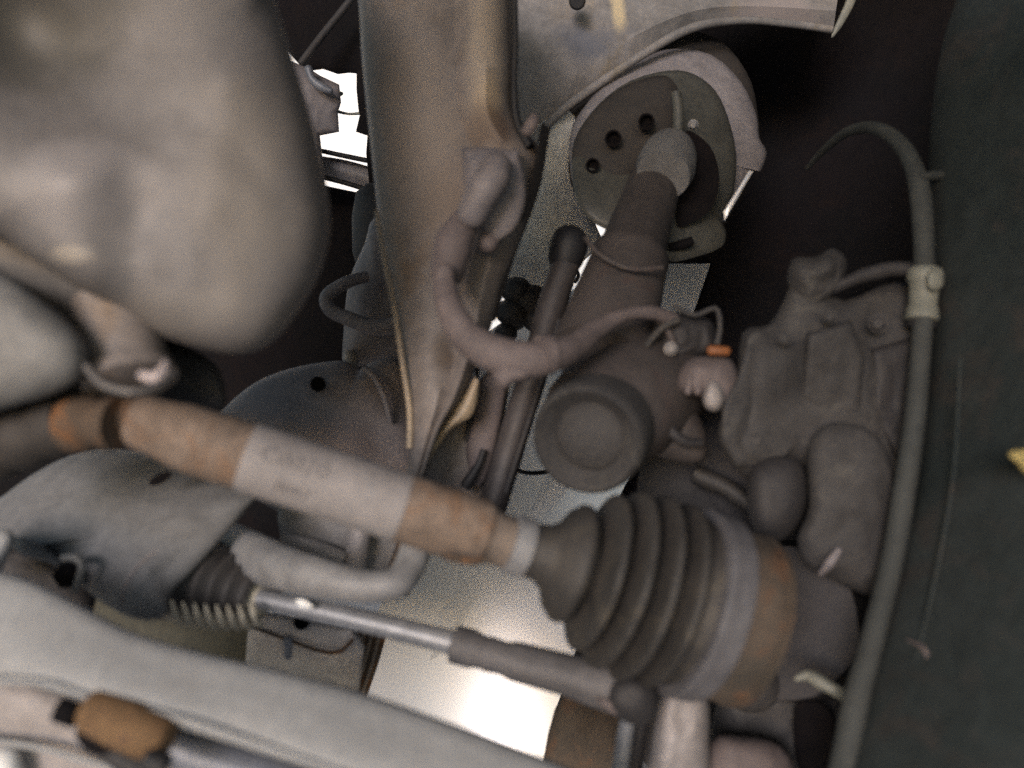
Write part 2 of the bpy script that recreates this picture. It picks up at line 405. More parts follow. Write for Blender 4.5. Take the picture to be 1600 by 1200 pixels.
obj('stem_ring', join(tube([(517, 140, .915, 3), (528, 146, .915, 5), (536, 146, .915, 2)], seg=10), tube([(520, 172, .915, 3), (545, 178, .915, 2), (570, 176, .915, 3)], seg=8)), M['clip'], gs)
o = obj('hose_clip', tube([(482, 108, .88, 7), (488, 124, .88, 6), (503, 136, .88, 7), (516, 142, .88, 5)], seg=14, wob=.001, roundcap=True), M['navy']); tag(o, 'small blue-grey clip at the top of the daylight slot', 'clip')

# ---- engine mount bracket, behind and left of the rail
em = thing('engine_mount', 'dull grey engine mount with a bent wire loop left of the brown rail', 'engine mount', (575, 480, .74))
obj('mount_body', pillow([(545, 440), (570, 380), (585, 340), (640, 340), (660, 560), (600, 560), (540, 575), (537, 515)], (590, 470), .76, .02, T=.03, nz=.002), M['plate'], em)
obj('column', pillow([(556, 300), (620, 300), (640, 420), (560, 430)], (595, 370), .80, .02, T=.03), M['dark_iron'], em)
obj('loop', tube([(575, 432, .73, 9), (545, 440, .725, 10), (512, 462, .72, 11), (516, 484, .72, 11), (545, 498, .72, 12), (590, 512, .72, 13), (640, 500, .72, 13), (680, 480, .72, 12)], seg=16), M['plate'], em)
obj('foot', lathe((545, 548, .74), (552, 590, .74), [(0, 8), (.3, 12), (.9, 10), (1, 6)], seg=18), M['body'], em)

# ---- mauve-grey bracket plate behind the shaft
bp = thing('crossmember_plate', 'mauve-grey pressed plate with one round hole above the drive shaft', 'crossmember plate', (520, 640, .68))
obj('plate', pillow([(300, 700), (350, 638), (395, 600), (440, 580), (490, 568), (540, 564), (560, 578), (580, 566), (628, 560), (640, 640), (660, 700), (655, 860), (560, 860), (400, 780)], (520, 660), .68, .018, T=.012, gy=-.02, p=4,
    bumps=[(470, 690, 60, .006), (590, 690, 25, -.010), (610, 600, 30, -.008)], nz=.0015), stain_or_highlight(M['plate'], P(520, 640, .68), (560, 650, .66, 90, 60, (.24, .20, .19), .8), (430, 620, .66, 60, 40, (.15, .14, .15), .6)), bp)
obj('hole', lathe((497, 600, .672), (497, 600, .66), [(0, 12), (1, 12), (1, 9), (.3, 8)], seg=24), M['void'], bp)
obj('strip_edge', tube([(568, 574, .665, 5), (585, 590, .66, 5), (600, 620, .655, 5), (610, 660, .655, 5)], seg=10), M['plate'], bp)

# ---- long brown chassis rail
RAILM = stain_or_highlight(M['rail'], P(700, 300, .56), (690, 552, .56, 20, 30, (.075, .055, .04), .8), (758, 40, .575, 34, 170, (.34, .285, .225), .7), (765, 150, .57, 22, 40, (.38, .29, .19), .65),
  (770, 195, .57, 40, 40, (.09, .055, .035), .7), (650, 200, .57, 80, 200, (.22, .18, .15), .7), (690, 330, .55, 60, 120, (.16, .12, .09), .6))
cr = thing('chassis_rail', 'tall brown-grey chassis rail tapering down to the drive shaft', 'chassis rail', (700, 300, .56))
L_ = [(548, -120, .60), (560, 0, .60), (566, 100, .60), (578, 220, .60), (592, 350, .595), (608, 440, .59), (622, 540, .585), (636, 630, .58), (640, 700, .58), (632, 780, .58)]
R_ = [(798, -120, .61), (800, 0, .61), (802, 100, .61), (805, 180, .61), (850, 250, .61), (822, 350, .60), (788, 440, .60), (764, 520, .60), (728, 610, .59), (690, 670, .585), (650, 780, .58)]
R2 = cat(R_, 6); L2 = cat(L_, 6); kk = 30
L3 = [L2[int(i * (len(L2) - 1) / (kk - 1))] for i in range(kk)]; R3 = [R2[int(i * (len(R2) - 1) / (kk - 1))] for i in range(kk)]
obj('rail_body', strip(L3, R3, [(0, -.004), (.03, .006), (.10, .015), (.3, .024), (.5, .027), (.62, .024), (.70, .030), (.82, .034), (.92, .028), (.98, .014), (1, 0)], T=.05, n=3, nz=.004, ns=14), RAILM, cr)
obj('rail_seam', tube([(803, -60, .588, 5), (805, 60, .588, 5), (803, 130, .588, 5), (808, 190, .588, 7), (828, 230, .585, 9)], seg=12), M['black'], cr)
obj('left_flange', tube([(588, 330, .575, 4), (600, 400, .572, 5), (616, 480, .568, 5), (628, 560, .566, 5), (640, 640, .566, 5), (640, 700, .566, 5)], seg=12), M['rail2'], cr)  # bright edge line put in as a tan strand
obj('lower_flange', strip([(742, 588, .575), (712, 635, .572), (682, 680, .57), (640, 748, .565)], [(750, 600, .575), (738, 648, .572), (700, 676, .57), (650, 756, .565)], arc(.004), T=.008), M['rail2'], cr, label='lower edge, warm highlight painted tan')  # warm highlight put in as a tan strip
obj('side_web', strip([(860, 200, .60), (842, 300, .60), (805, 400, .60), (775, 500, .60)], [(846, 190, .575), (826, 290, .575), (780, 400, .57), (745, 510, .57)], arc(.004), T=.02), M['strut'], cr)
lb = thing('lower_rail_bracket', 'brown-grey bracket below the rail with a black slit, behind the shaft', 'bracket', (700, 700, .62))
obj('web', pillow([(700, 640), (745, 600), (770, 570), (800, 560), (790, 640), (775, 720), (750, 820), (640, 800), (630, 740), (660, 700)], (710, 720), .63, .012, T=.012, nz=.003), M['rail'], lb)
obj('slit', tube([(746, 575, .615, 3), (742, 620, .61, 4), (728, 690, .61, 4)], seg=10), M['black'], lb)
obj('plate_edge', pillow([(752, 590), (790, 580), (782, 660), (762, 740), (742, 760), (728, 700), (742, 640)], (758, 665), .612, .006, T=.006), M['hose'], lb)

# ---- bits hanging behind
o = obj('wiring_cluster', join(*[pillow([(x - r, y), (x - r * .4, y - r * .8), (x + r * .7, y - r * .7), (x + r, y + r * .3), (x + r * .1, y + r)], (x, y), .72, .02, T=.02, K=6, nz=.004)
        for x, y, r in ((805, 455, 26), (828, 470, 30), (800, 490, 28), (836, 500, 24), (855, 480, 18), (790, 520, 18))]), M['dark_iron'])
tag(o, 'dark dirt-caked wiring bunch behind the hose elbow', 'wiring')
o = obj('thin_cable', tube([(775, 585, .66, 5), (764, 620, .66, 6), (762, 660, .66, 6), (772, 688, .66, 5), (790, 722, .70, 3.5), (812, 736, .72, 3.5), (840, 739, .74, 3.5), (870, 730, .76, 3.5), (890, 700, .78, 3.5)], seg=12), M['black'])
tag(o, 'thin black cable looping under the dark link rod', 'cable')
o = obj('cable_tie', tube([(756, 702, .60, 5), (748, 725, .60, 6), (732, 752, .60, 9), (726, 762, .60, 8)], seg=12), M['black'])
tag(o, 'short black strap end left of the link rod foot', 'strap')
o = obj('cable_eye', tube([(886, 418, .80, 2.6), (898, 420, .80, 2.6), (904, 430, .80, 2.6), (898, 442, .80, 2.6)], seg=10), M['black'])
tag(o, 'tiny black wire hook crossing the bright gap beside the strut', 'wire')

# ---- link rod
lk = thing('link_rod', 'long dark straight link rod with a domed cap, left of the strut', 'link rod', (820, 600, .60))
obj('rod', tube([(888, 400, .64, 22), (862, 480, .63, 23), (840, 560, .62, 23), (800, 690, .61, 23), (758, 830, .60, 22)], seg=24, wob=.0006), M['rod'], lk)
obj('cap', lathe((896, 352, .64), (880, 420, .64), [(0, 4), (.06, 16), (.2, 26), (.45, 30), (.8, 28), (1, 22)], seg=32), M['black'], lk)
obj('edge', tube([(874, 500, .607, 4), (838, 620, .588, 4), (790, 770, .582, 4)], seg=8), M['dark_iron'], lk)

# ---- spring seat and strut
ax0, ax1 = (1062, 160, .80), (1030, 285, .70)
ss = thing('spring_seat', 'round pressed spring seat at the top of the strut, pale rim on its right', 'spring seat', (1045, 220, .76))
obj('upper_cup', pillow([(880, 168), (893, 142), (955, 92), (1050, 50), (1120, 60), (1165, 110), (1183, 170), (1180, 260), (1100, 380), (950, 360), (893, 290)], (1035, 220), .815, .012, T=.02, gx=.01, gy=-.02, K=16, p=8), M['seat_d'], ss)
obj('cup_lip', pillow([(890, 215), (918, 160), (960, 116), (1005, 88), (1055, 76), (1112, 86), (1158, 128), (1182, 180), (1186, 215), (1198, 238), (1188, 268), (1172, 270), (1132, 345), (1090, 365), (1000, 375), (905, 310)], (1040, 230), .785, .016, T=.02, gx=.015, gy=-.025, K=16, p=6), M['lip'], ss)
obj('dish', pillow([(893, 250), (902, 208), (938, 160), (985, 126), (1045, 110), (1085, 116), (1118, 142), (1138, 185), (1150, 240), (1146, 300), (1128, 342), (1135, 362), (1128, 385),
     (1085, 402), (1040, 408), (1000, 380), (930, 350), (900, 310)], (1040, 240), .745, .012, T=.02, gx=.02, gy=-.03, sm=3, K=16, p=5,
     bumps=[(1040, 300, 60, .015)]), M['seat'], ss)
obj('left_pan', pillow([(893, 250), (905, 205), (940, 160), (985, 130), (1040, 118), (1062, 150), (1058, 220), (1020, 250), (985, 280), (950, 330), (935, 352), (905, 320)], (975, 225), .715, .005, T=.012, K=12, gy=-.01), M['seat_d'], ss)
obj('crescent', pillow([(1068, 208), (1092, 212), (1116, 240), (1124, 285), (1112, 325), (1082, 348), (1058, 352), (1062, 300), (1072, 270)], (1094, 285), .695, -.003, T=.006, K=8), M['void'], ss, label='dark crescent opening')
obj('rib', tube([(1056, 145, .70, 8), (1060, 175, .698, 9), (1057, 215, .695, 9), (1050, 240, .69, 8)], seg=14), M['seat'], ss)
obj('collar', lathe((1048, 236, .70), (1036, 275, .665), [(0, 38), (.3, 44), (.7, 46), (1, 40)], seg=40), M['shield'], ss)
obj('bolt', bolt(1083, 195, .70, 6), M['clampm'], ss)
for x, y, r in ((958, 216, 13), (1010, 190, 13), (926, 258, 11)):
    obj('hole', lathe((x, y, .706), (x, y, .698), [(0, r), (1, r), (1, r * .75), (.2, r * .7)], seg=24), M['void'], ss)
obj('bright_edge', pillow([(1170, 266), (1177, 268), (1152, 312), (1132, 346), (1130, 330)], (1152, 304), .70, .002, T=.004, sm=-3, K=5), M['panel'], ss, label='bare white chamfer on the rim')
obj('tab_slot', tube([(1046, 386, .69, 6), (1066, 382, .69, 8), (1082, 376, .69, 7)], seg=12), M['void'], ss)

st = thing('strut', 'dark dusty damper strut leaning up to the round spring seat', 'strut', (970, 450, .62))
obj('strut_tube', lathe((1030, 262, .70), (935, 560, .585), [(0, 40), (.04, 43), (.5, 52), (.52, 60), (.56, 60), (.75, 66), (1, 70)], seg=48, wob=.0008), M['strut'], st)
obj('tube_seam', tube([(915, 372, .60, 4), (940, 400, .585, 4), (985, 420, .58, 4), (1035, 418, .585, 4)], seg=10), M['strut'], st)
obj('clamp_body', lathe((1050, 585, .60), (920, 665, .535), [(0, 74), (.1, 84), (.5, 92), (.9, 90), (1, 84)], seg=48, wob=.0015), M['strut'], st)
obj('bush_eye', lathe((945, 655, .545), (915, 690, .50), [(0, 80), (.3, 88), (.8, 88), (.95, 84), (1, 78), (.85, 60), (.8, 54), (.9, 44), (.95, 20), (.95, 2)], seg=56), M['knuckle'], st)
obj('lower_ear', pillow([(985, 640), (1030, 600), (1085, 640), (1105, 690), (1095, 722), (1050, 720), (1010, 700)], (1045, 668), .565, .014, T=.04, nz=.002), M['strut'], st)
obj('ear_rim', tube([(1036, 640, .545, 8), (1048, 672, .54, 9), (1070, 690, .54, 8), (1095, 692, .545, 7)], seg=14), M['dark_iron'], st)

# ---- hose elbow with its bracket
hs = thing('hose_elbow', 'thick mauve-grey hose bent in a U between rail bracket and strut', 'hose', (800, 540, .48))
obj('hose', tube([(694, 425, .50, 17), (694, 448, .50, 20), (706, 490, .49, 23), (735, 532, .485, 26), (780, 555, .48, 29), (820, 562, .48, 29), (862, 556, .485, 26), (900, 540, .50, 21),
    (940, 510, .52, 15), (978, 492, .53, 12), (1020, 488, .54, 11), (1052, 500, .55, 10)], seg=28, wob=.0012, roundcap=True), M['hose'], hs)
obj('upper_hose', tube([(700, 425, .52, 26), (708, 385, .525, 30), (722, 355, .53, 25), (738, 330, .535, 21)], seg=24, wob=.001, roundcap=True), M['hose'], hs)
obj('connector', tube([(738, 335, .52, 24), (752, 305, .518, 27), (768, 280, .52, 28), (776, 262, .525, 26)], seg=24, wob=.001, roundcap=True), M['plate'], hs)
obj('bracket', pillow([(722, 236), (728, 230), (805, 234), (812, 242), (822, 300), (812, 345), (790, 370), (760, 372), (728, 300)], (770, 290), .542, .006, T=.03, sm=2, nz=.001), M['plate'], hs)
obj('second_lug', tube([(762, 380, .545, 17), (772, 350, .55, 21), (790, 310, .555, 22), (800, 285, .56, 18)], seg=20, roundcap=True, wob=.001), M['hose'], hs)
obj('clamp', tube([(842, 556, .48, 32), (860, 554, .483, 31)], n=2, seg=28), M['hose'], hs)
obj('junction', pillow([(770, 585), (790, 568), (830, 575), (828, 590), (800, 600), (785, 608)], (800, 586), .475, .006, T=.02), M['hose'], hs)
obj('stub', tube([(824, 205, .56, 10), (832, 192, .56, 11), (834, 184, .56, 8)], seg=14, roundcap=True), M['hose'], hs)

# ---- wheel sensor bundle right of the strut
sb = thing('sensor_connector', 'dark tangled wire connector with a bent clip right of the strut', 'connector', (1070, 515, .56))
obj('connector_body', pillow([(1020, 500), (1040, 485), (1075, 492), (1110, 500), (1122, 540), (1090, 560), (1050, 565), (1032, 545)], (1072, 525), .57, .015, T=.03, nz=.006, ns=60), M['dark_iron'], sb)
obj('wire_loop', tube([(1052, 478, .55, 4), (1085, 492, .55, 4), (1118, 482, .55, 4), (1125, 510, .55, 4), (1120, 538, .55, 5)], seg=10), M['knuckle'], sb)
obj('wire', tube([(1000, 480, .55, 6), (1030, 500, .55, 7), (1045, 520, .55, 6), (1052, 540, .55, 6)], seg=10), M['strut'], sb)
obj('wire', tube([(1010, 540, .55, 6), (1035, 512, .545, 6), (1060, 500, .545, 6)], seg=10), M['rubber'], sb)
obj('bolt', bolt(1048, 545, .545, 8), M['alloy'], sb)
o = obj('bleed_cap', lathe((1105, 547, .53), (1140, 549, .53), [(0, 5), (.1, 8), (.9, 8), (1, 5)], seg=20), M['orange']); tag(o, 'small orange plastic cap above the pale casting lug', 'cap')
pl = thing('casting_lug', 'pale pinkish ribbed lug below the orange cap', 'lug', (1105, 600, .54))
obj('lug_body', pillow([(1058, 590), (1075, 562), (1110, 556), (1140, 560), (1155, 590), (1152, 640), (1125, 642), (1095, 622), (1062, 612)], (1110, 598), .545, .018, T=.04, nz=.002), M['hose'], pl)
obj('lug_nose', pillow([(1098, 622), (1108, 595), (1125, 600), (1132, 625), (1122, 642), (1105, 640)], (1115, 622), .525, .010, T=.02), M['pale'], pl)
for x in (1078, 1093): obj('lug_rib', tube([(x, 588, .528, 5), (x - 3, 612, .528, 6)], seg=10, roundcap=True), M['hose'], pl)

# ---- brake caliper / knuckle castings
bc = thing('brake_caliper', 'rough dirty grey brake caliper casting beside the brake hose', 'brake caliper', (1290, 620, .55))
obj('caliper_body', pillow([(1160, 520), (1200, 508), (1225, 470), (1240, 440), (1275, 440), (1320, 470), (1400, 440), (1470, 480), (1480, 640), (1460, 800), (1430, 880), (1370, 800), (1300, 760), (1262, 735), (1220, 722),
     (1195, 750), (1160, 742), (1128, 700), (1124, 660), (1150, 610)], (1300, 620), .565, .020, T=.06, K=22, p=6, nz=.005, ns=26, gx=.008,
     bumps=[(1190, 580, 40, .010), (1360, 530, 30, -.010), (1340, 560, 18, .006), (1230, 560, 30, .006), (1170, 700, 30, .008), (1380, 480, 30, -.012)]), M['knuckle'], bc)
obj('mount_block', pillow([(1168, 520), (1232, 498), (1252, 560), (1246, 650), (1196, 735), (1150, 730), (1126, 690), (1128, 630), (1152, 590)], (1190, 620), .545, .007, T=.03, sm=-5, K=14, p=10, nz=.003, ns=40, gx=.02), M['knuckle'], bc)
obj('bridge_block', pillow([(1262, 520), (1330, 500), (1352, 560), (1345, 650), (1290, 668), (1250, 620)], (1302, 585), .545, .007, T=.03, sm=-5, K=14, p=10, nz=.003, ns=40, gy=.01), M['knuckle'], bc)
obj('rear_block', pillow([(1362, 545), (1445, 520), (1450, 690), (1400, 720), (1366, 650)], (1406, 615), .555, .006, T=.03, sm=-5, K=12, p=10, nz=.003, ns=40), M['dark_iron'], bc)
obj('bolt', bolt(1372, 505, .54, 11), M['dark_iron'], bc)
obj('bolt', bolt(1225, 530, .525, 8), M['knuckle'], bc)
obj('slide_pin_boss', pillow([(1232, 450), (1238, 405), (1275, 402), (1300, 388), (1322, 405), (1318, 440), (1290, 470), (1260, 480)], (1272, 435), .56, .02, T=.04, nz=.008, ns=50), M['knuckle'], bc)
obj('piston_lobe', pillow([(1170, 740), (1200, 715), (1250, 720), (1262, 770), (1250, 815), (1220, 845), (1185, 842), (1168, 800)], (1212, 785), .535, .020, T=.05, nz=.001), M['dark_iron'], bc)
obj('lower_lobe', pillow([(1262, 700), (1300, 660), (1370, 680), (1400, 760), (1395, 860), (1370, 930), (1300, 905), (1258, 880), (1246, 840), (1264, 790)], (1325, 800), .525, .016, T=.06, nz=.005, p=4, ns=30), M['knuckle'], bc)
obj('pad_edge', tube([(1283, 895, .505, 5), (1296, 880, .50, 8), (1310, 860, .50, 6)], seg=12, roundcap=True), M['plate'], bc)
obj('bolt', bolt(1182, 688, .535, 9), M['knuckle'], bc)
obj('bolt', bolt(1296, 495, .53, 8), M['knuckle'], bc)
obj('cast_rib', tube([(1300, 452, .55, 10), (1350, 430, .55, 12), (1400, 420, .55, 12), (1440, 425, .55, 10)], seg=14, wob=.002), M['dark_iron'], bc)

# ---- brake backing plate, hub area behind the boot cup
hb = thing('brake_backing_plate', 'dark dirty backing plate and hub between joint cup and tyre', 'backing plate', (1280, 1000, .62))
obj('plate', pillow([(1000, 720), (1060, 660), (1160, 640), (1300, 660), (1450, 760), (1500, 950), (1460, 1200), (1250, 1290), (1080, 1260), (985, 1120)], (1220, 950), .66, .02, T=.01, nz=.006, ns=22), M['dark_iron'], hb)
obj('hub_boss', lathe((1255, 985, .64), (1215, 970, .56), [(0, 150), (.4, 135), (.7, 118), (1, 110)], seg=56, wob=.002), M['dark_iron'], hb)
obj('knuckle_arm', pillow([(1120, 1090), (1180, 1040), (1260, 1030), (1320, 1080), (1330, 1160), (1260, 1260), (1120, 1260)], (1220, 1140), .575, .025, T=.04, nz=.006, ns=35), M['knuckle'], hb)
obj('arm_boss', pillow([(1135, 1060), (1175, 1040), (1215, 1055), (1215, 1095), (1180, 1115), (1140, 1100)], (1176, 1078), .55, .015, T=.03, nz=.003), M['knuckle'], hb)
obj('pale_clip', tube([(1246, 1060, .50, 6), (1262, 1056, .50, 9), (1286, 1068, .495, 10), (1312, 1082, .49, 9), (1335, 1090, .48, 8)], seg=12, wob=.002, roundcap=True), M['clip'], hb)
obj('dark_recess', pillow([(1240, 1110), (1270, 1095), (1300, 1120), (1295, 1200), (1250, 1210)], (1270, 1150), .54, -.004, T=.006, nz=.001), M['void'], hb)
obj('backing_lip', tube([(1085, 740, .62, 14), (1150, 770, .61, 16), (1210, 820, .60, 14)], seg=14, wob=.003), M['rubber'], hb)
obj('backing_boss', pillow([(1290, 980), (1330, 940), (1360, 980), (1340, 1050), (1300, 1050)], (1322, 1000), .60, .015, T=.03, nz=.004), M['dark_iron'], hb)
obj('seal_edge', tube([(1163, 1092, .52, 7), (1175, 1088, .52, 9), (1182, 1076, .52, 6)], seg=12, roundcap=True), mat('wine_red_rubber', (.10, .012, .03), (.06, .01, .02), .6), hb)

bj = thing('ball_joint_arm', 'pale pinkish-grey lower ball joint standing under the boot clamp', 'ball joint', (1060, 1150, .50))
obj('arm', pillow([(1036, 1080), (1070, 1072), (1105, 1088), (1108, 1160), (1100, 1290), (1000, 1290), (1015, 1180)], (1062, 1180), .505, .022, T=.05, nz=.002, bumps=[(1062, 1120, 22, -.004), (1030, 1200, 30, .004)]), M['pale'], bj)
obj('inner_bar', tube([(985, 1105, .50, 12), (975, 1160, .50, 13), (962, 1260, .50, 14)], seg=18), M['tie'], bj)
obj('bar_sleeve', tube([(1004, 1110, .52, 13), (996, 1160, .52, 13), (985, 1260, .52, 14)], seg=18), M['dark_iron'], bj)
obj('lower_lump', pillow([(1110, 1160), (1160, 1150), (1220, 1165), (1245, 1220), (1220, 1280), (1105, 1280)], (1165, 1210), .52, .02, T=.05, nz=.004), M['hose'], bj)
o = obj('splash_guard', pillow([(880, 1085), (940, 1100), (975, 1130), (965, 1270), (850, 1270), (850, 1180)], (915, 1180), .64, .012, T=.01, nz=.003), M['cup'])
tag(o, 'dark brown rusty guard strip right of the bright panel, below the tie rod', 'guard strip')

# ---- drive shaft with its joints (one axis)
A0, A1 = Vector((190, 650)), Vector((1180, 973))
def ax(x, dd=0):
    t = (x - A0.x) / (A1.x - A0.x)
    return (x, A0.y + (A1.y - A0.y) * t, .425 + .055 * t + dd)
def seg_l(x0, x1, prof, **k): return lathe(ax(x0), ax(x1), prof, **k)
ds = thing('drive_shaft', 'rusty drive shaft with grey lettered sleeve and ribbed rubber boot', 'drive shaft', (620, 790, .45))
obj('shaft_rusty_end', seg_l(205, 384, [(0, 37), (.06, 43), (.2, 44), (.32, 47), (.42, 51), (.6, 53), (1, 53)], wob=.0005), M['rust'], ds)
obj('neck', seg_l(180, 206, [(0, 40), (.2, 33), (.8, 33), (1, 38)]), M['rust_d'], ds)
sl = obj('sleeve', seg_l(384, 630, [(0, 52), (.006, 54.5), (.994, 54.5), (1, 52)], seg=64), M['sleeve'], ds, label='smooth grey sleeve with worn raised lettering')
obj('shaft_damper', seg_l(630, 762, [(0, 53), (.9, 53), (.97, 50), (1, 45)], wob=.0006), M['rust'], ds)
obj('shaft_neck', seg_l(762, 800, [(0, 46), (.3, 41), (1, 39)]), M['rubber_b'], ds)
obj('damper_lip', tube([(692, 868, .425, 4), (720, 876, .428, 5), (752, 872, .43, 4)], seg=10), M['rust_d'], ds)
obj('small_clamp', seg_l(796, 828, [(0, 40), (.05, 47), (.9, 46), (.95, 42)]), M['clampm'], ds, label='grey band clamp')
# bellows
fins = [(890, 91), (930, 121), (963, 138), (999, 144), (1037, 143)]
prof = []; x0, x1 = 824, 1078
T_ = lambda x: (x - x0) / (x1 - x0)
prof += [(0, 41), (T_(848), 44), (T_(862), 56), (T_(874), 80)]
for i, (x, r) in enumerate(fins):
    wdt = 12 if i == 0 else 7
    prof += [(T_(x - wdt), r - 9), (T_(x - wdt * .45), r - 1), (T_(x), r), (T_(x + wdt * .45), r - 1), (T_(x + wdt), r - 9)]
    if i < 4:
        nx = fins[i + 1][0]; vr = min(r, fins[i + 1][1]) - (44 if i else 34)
        prof += [((T_(x) + T_(nx)) / 2 - .012, vr), ((T_(x) + T_(nx)) / 2 + .012, vr)]
prof += [(T_(1053), 118), (T_(1065), 129), (1, 131)]
obj('boot', seg_l(x0, x1, prof, seg=96, wob=.0007, rref=.478), M['rubber'], ds, label='ribbed dusty brown-black rubber boot')
obj('large_clamp', seg_l(1068, 1110, [(0, 131), (.04, 141), (.3, 143), (.45, 140), (.6, 142), (.96, 140), (1, 132)], seg=96, wob=.0005, rref=.49), M['band'], ds, label='wide grey band clamp')
obj('joint_cup', seg_l(1109, 1170, [(0, 124), (.1, 128), (.66, 127), (.70, 122), (.78, 122), (.82, 129), (1, 126), (1, 96)], seg=96, wob=.0007, rref=.50), M['cup'], ds, label='rusty brown joint cup')
# inner joint, at an angle to the left
obj('inner_ring', lathe((108, 660, .42), (182, 664, .415), [(0, 42), (.1, 47), (.5, 45), (.62, 38), (.78, 38), (.84, 43), (1, 40)], seg=48, wob=.0008), M['rust_d'], ds)
obj('inner_boot', lathe((-60, 712, .44), (112, 660, .42), [(0, 60), (.15, 58), (.22, 50), (.3, 57), (.42, 55), (.48, 47), (.56, 53), (.7, 50), (.76, 43), (.84, 48), (1, 42)], seg=48), M['seat_d'], ds)
# raised lettering on the sleeve
def lettering(txt, xa, off, size):
    cu = bpy.data.curves.new('lettering', 'FONT'); cu.body = txt; cu.size = size; cu.extrude = .0013; cu.align_x = 'LEFT'
    cu.space_character = 1.15
    tmp = bpy.data.objects.new('tmp', cu); C.objects.link(tmp)
    bpy.context.view_layer.update()
    me = bpy.data.meshes.new_from_object(tmp.evaluated_get(bpy.context.evaluated_depsgraph_get()))
    bpy.data.objects.remove(tmp)
    a, b = P(*ax(xa)), P(*ax(630)); u = (b - a).normalized()
    e1 = u.cross(fwd).normalized(); e1 = e1 if e1.dot(up) > 0 else -e1
    e2 = u.cross(e1); e2 = e2 if e2.dot(fwd) < 0 else -e2
    vs = []
    for v in me.vertices:
        rad = 54.5 * ((ax(384)[2] + ax(630)[2]) / 2) / F
        ang = (v.co.y + off) / rad
        rr = rad - .0002 + v.co.z
        vs.append(a + u * v.co.x + (e1 * math.sin(ang) + e2 * math.cos(ang)) * rr)
    return vs, [tuple(p.vertices) for p in me.polygons]
obj('lettering', join(lettering('C0070', 405, .0035, .0115), lettering('0007', 440, -.0085, .008)), M['sleeve'], sl, smooth=False)

# ---- gearbox housing, upper left
gb = thing('gearbox_housing', 'large smooth rounded grey housing filling the upper left corner', 'gearbox housing', (240, 300, .40))
obj('bell', pillow([(-160, -160), (100, -180), (420, -160), (428, -20), (452, 70), (482, 170), (504, 260), (517, 345), (503, 420), (470, 482), (425, 535), (380, 553), (325, 547), (265, 530), (225, 505), (190, 482),
     (130, 455), (60, 410), (0, 372), (-100, 330), (-180, 150)], (215, 210), .425, .032, T=.10, K=24, p=8, nz=.003, ns=12, gx=.006,
     bumps=[(110, 280, 75, .010), (210, 330, 60, -.004), (90, 90, 130, -.016), (0, 40, 110, -.012), (120, 425, 50, .008), (60, 395, 40, .006), (360, 120, 60, .004)]), stain_or_highlight(M['alloy'], P(240, 300, .40), (130, 290, .38, 120, 80, (.27, .25, .245), .8), (380, 300, .40, 90, 200, (.17, .15, .13), .6), (100, 395, .38, 40, 16, (.36, .32, .27), .8), (250, 490, .40, 160, 40, (.22, .2, .18), .5), (60, 60, .42, 190, 130, (.06, .055, .045), .9)), gb)  # pale patches left of centre and on the crease are painted highlights
obj('recess_web', pillow([(-160, 330), (0, 360), (120, 440), (215, 500), (260, 540), (250, 620), (100, 640), (-160, 560)], (90, 500), .462, .004, T=.06, nz=.003), M['webm'], gb)
obj('side_cover', pillow([(-140, 400), (-40, 412), (10, 428), (60, 465), (108, 505), (136, 545), (128, 588), (85, 615), (30, 632), (-60, 655), (-160, 660)], (-10, 530), .40, .018, T=.06, K=16, p=4, nz=.001), M['alloy2'], gb)
obj('drain_boss', lathe((178, 470, .44), (205, 600, .425), [(0, 62), (.6, 60), (.82, 60), (.85, 68), (.98, 70), (1, 62)], seg=48, wob=.0006), M['rail'], gb)
obj('boss_rim', tube([(134, 572, .385, 5), (160, 600, .375, 6), (205, 612, .37, 6), (250, 602, .38, 6), (268, 585, .39, 5)], seg=12), M['alloy'], gb)
obj('boss_highlight', tube([(222, 586, .365, 7), (240, 590, .362, 9), (256, 578, .365, 8), (258, 566, .37, 5)], seg=12, roundcap=True), M['pink'], gb)  # pale pink bead stands for the highlight on the boss rim
obj('cooling_fin', pillow([(215, 520), (250, 528), (300, 545), (345, 580), (350, 640), (300, 650), (250, 640)], (280, 590), .50, .01, T=.03, nz=.003), M['dark_iron'], gb)
obj('corner_clutter', pillow([(-120, -120), (190, -120), (170, 60), (60, 150), (-120, 240)], (20, 10), .414, .006, T=.03, nz=.006, ns=30), M['rubber'], gb, label='dark corner of the casting')

# ---- steering rack shield, left below the shaft
sh = thing('steering_rack_shield', 'grey sheet shield with a black oval hole below the drive shaft', 'shield', (200, 840, .52))
obj('sheet', pillow([(-120, 830), (-20, 790), (50, 742), (110, 712), (170, 702), (240, 710), (330, 738), (402, 768), (386, 795), (350, 838), (305, 890), (270, 925), (258, 962), (215, 968), (160, 942), (110, 900), (60, 862), (0, 850), (-120, 880)],
    (200, 830), .525, .018, T=.006, K=18, p=2.6, gx=-.004, gy=-.03, nz=.001, bumps=[(205, 905, 26, -.004), (150, 760, 60, .003)]), M['shield'], sh)
obj('hole', tube([(238, 754, .498, 6), (250, 748, .497, 8), (262, 742, .497, 6)], seg=14, roundcap=True, squash=.35), M['void'], sh)
obj('crease', tube([(190, 945, .475, 2.5), (196, 915, .472, 3), (215, 885, .475, 3), (245, 860, .48, 2)], seg=8), M['plate'], sh)
rb = thing('rack_bracket', 'dark bracket with a pale bent loop at the left above the crossmember', 'bracket', (80, 890, .50))
obj('bracket_body', pillow([(-60, 820), (20, 832), (70, 855), (130, 890), (150, 940), (120, 980), (40, 940), (-60, 930)], (50, 895), .53, .01, T=.03, nz=.006, ns=40), M['dark_iron'], rb)
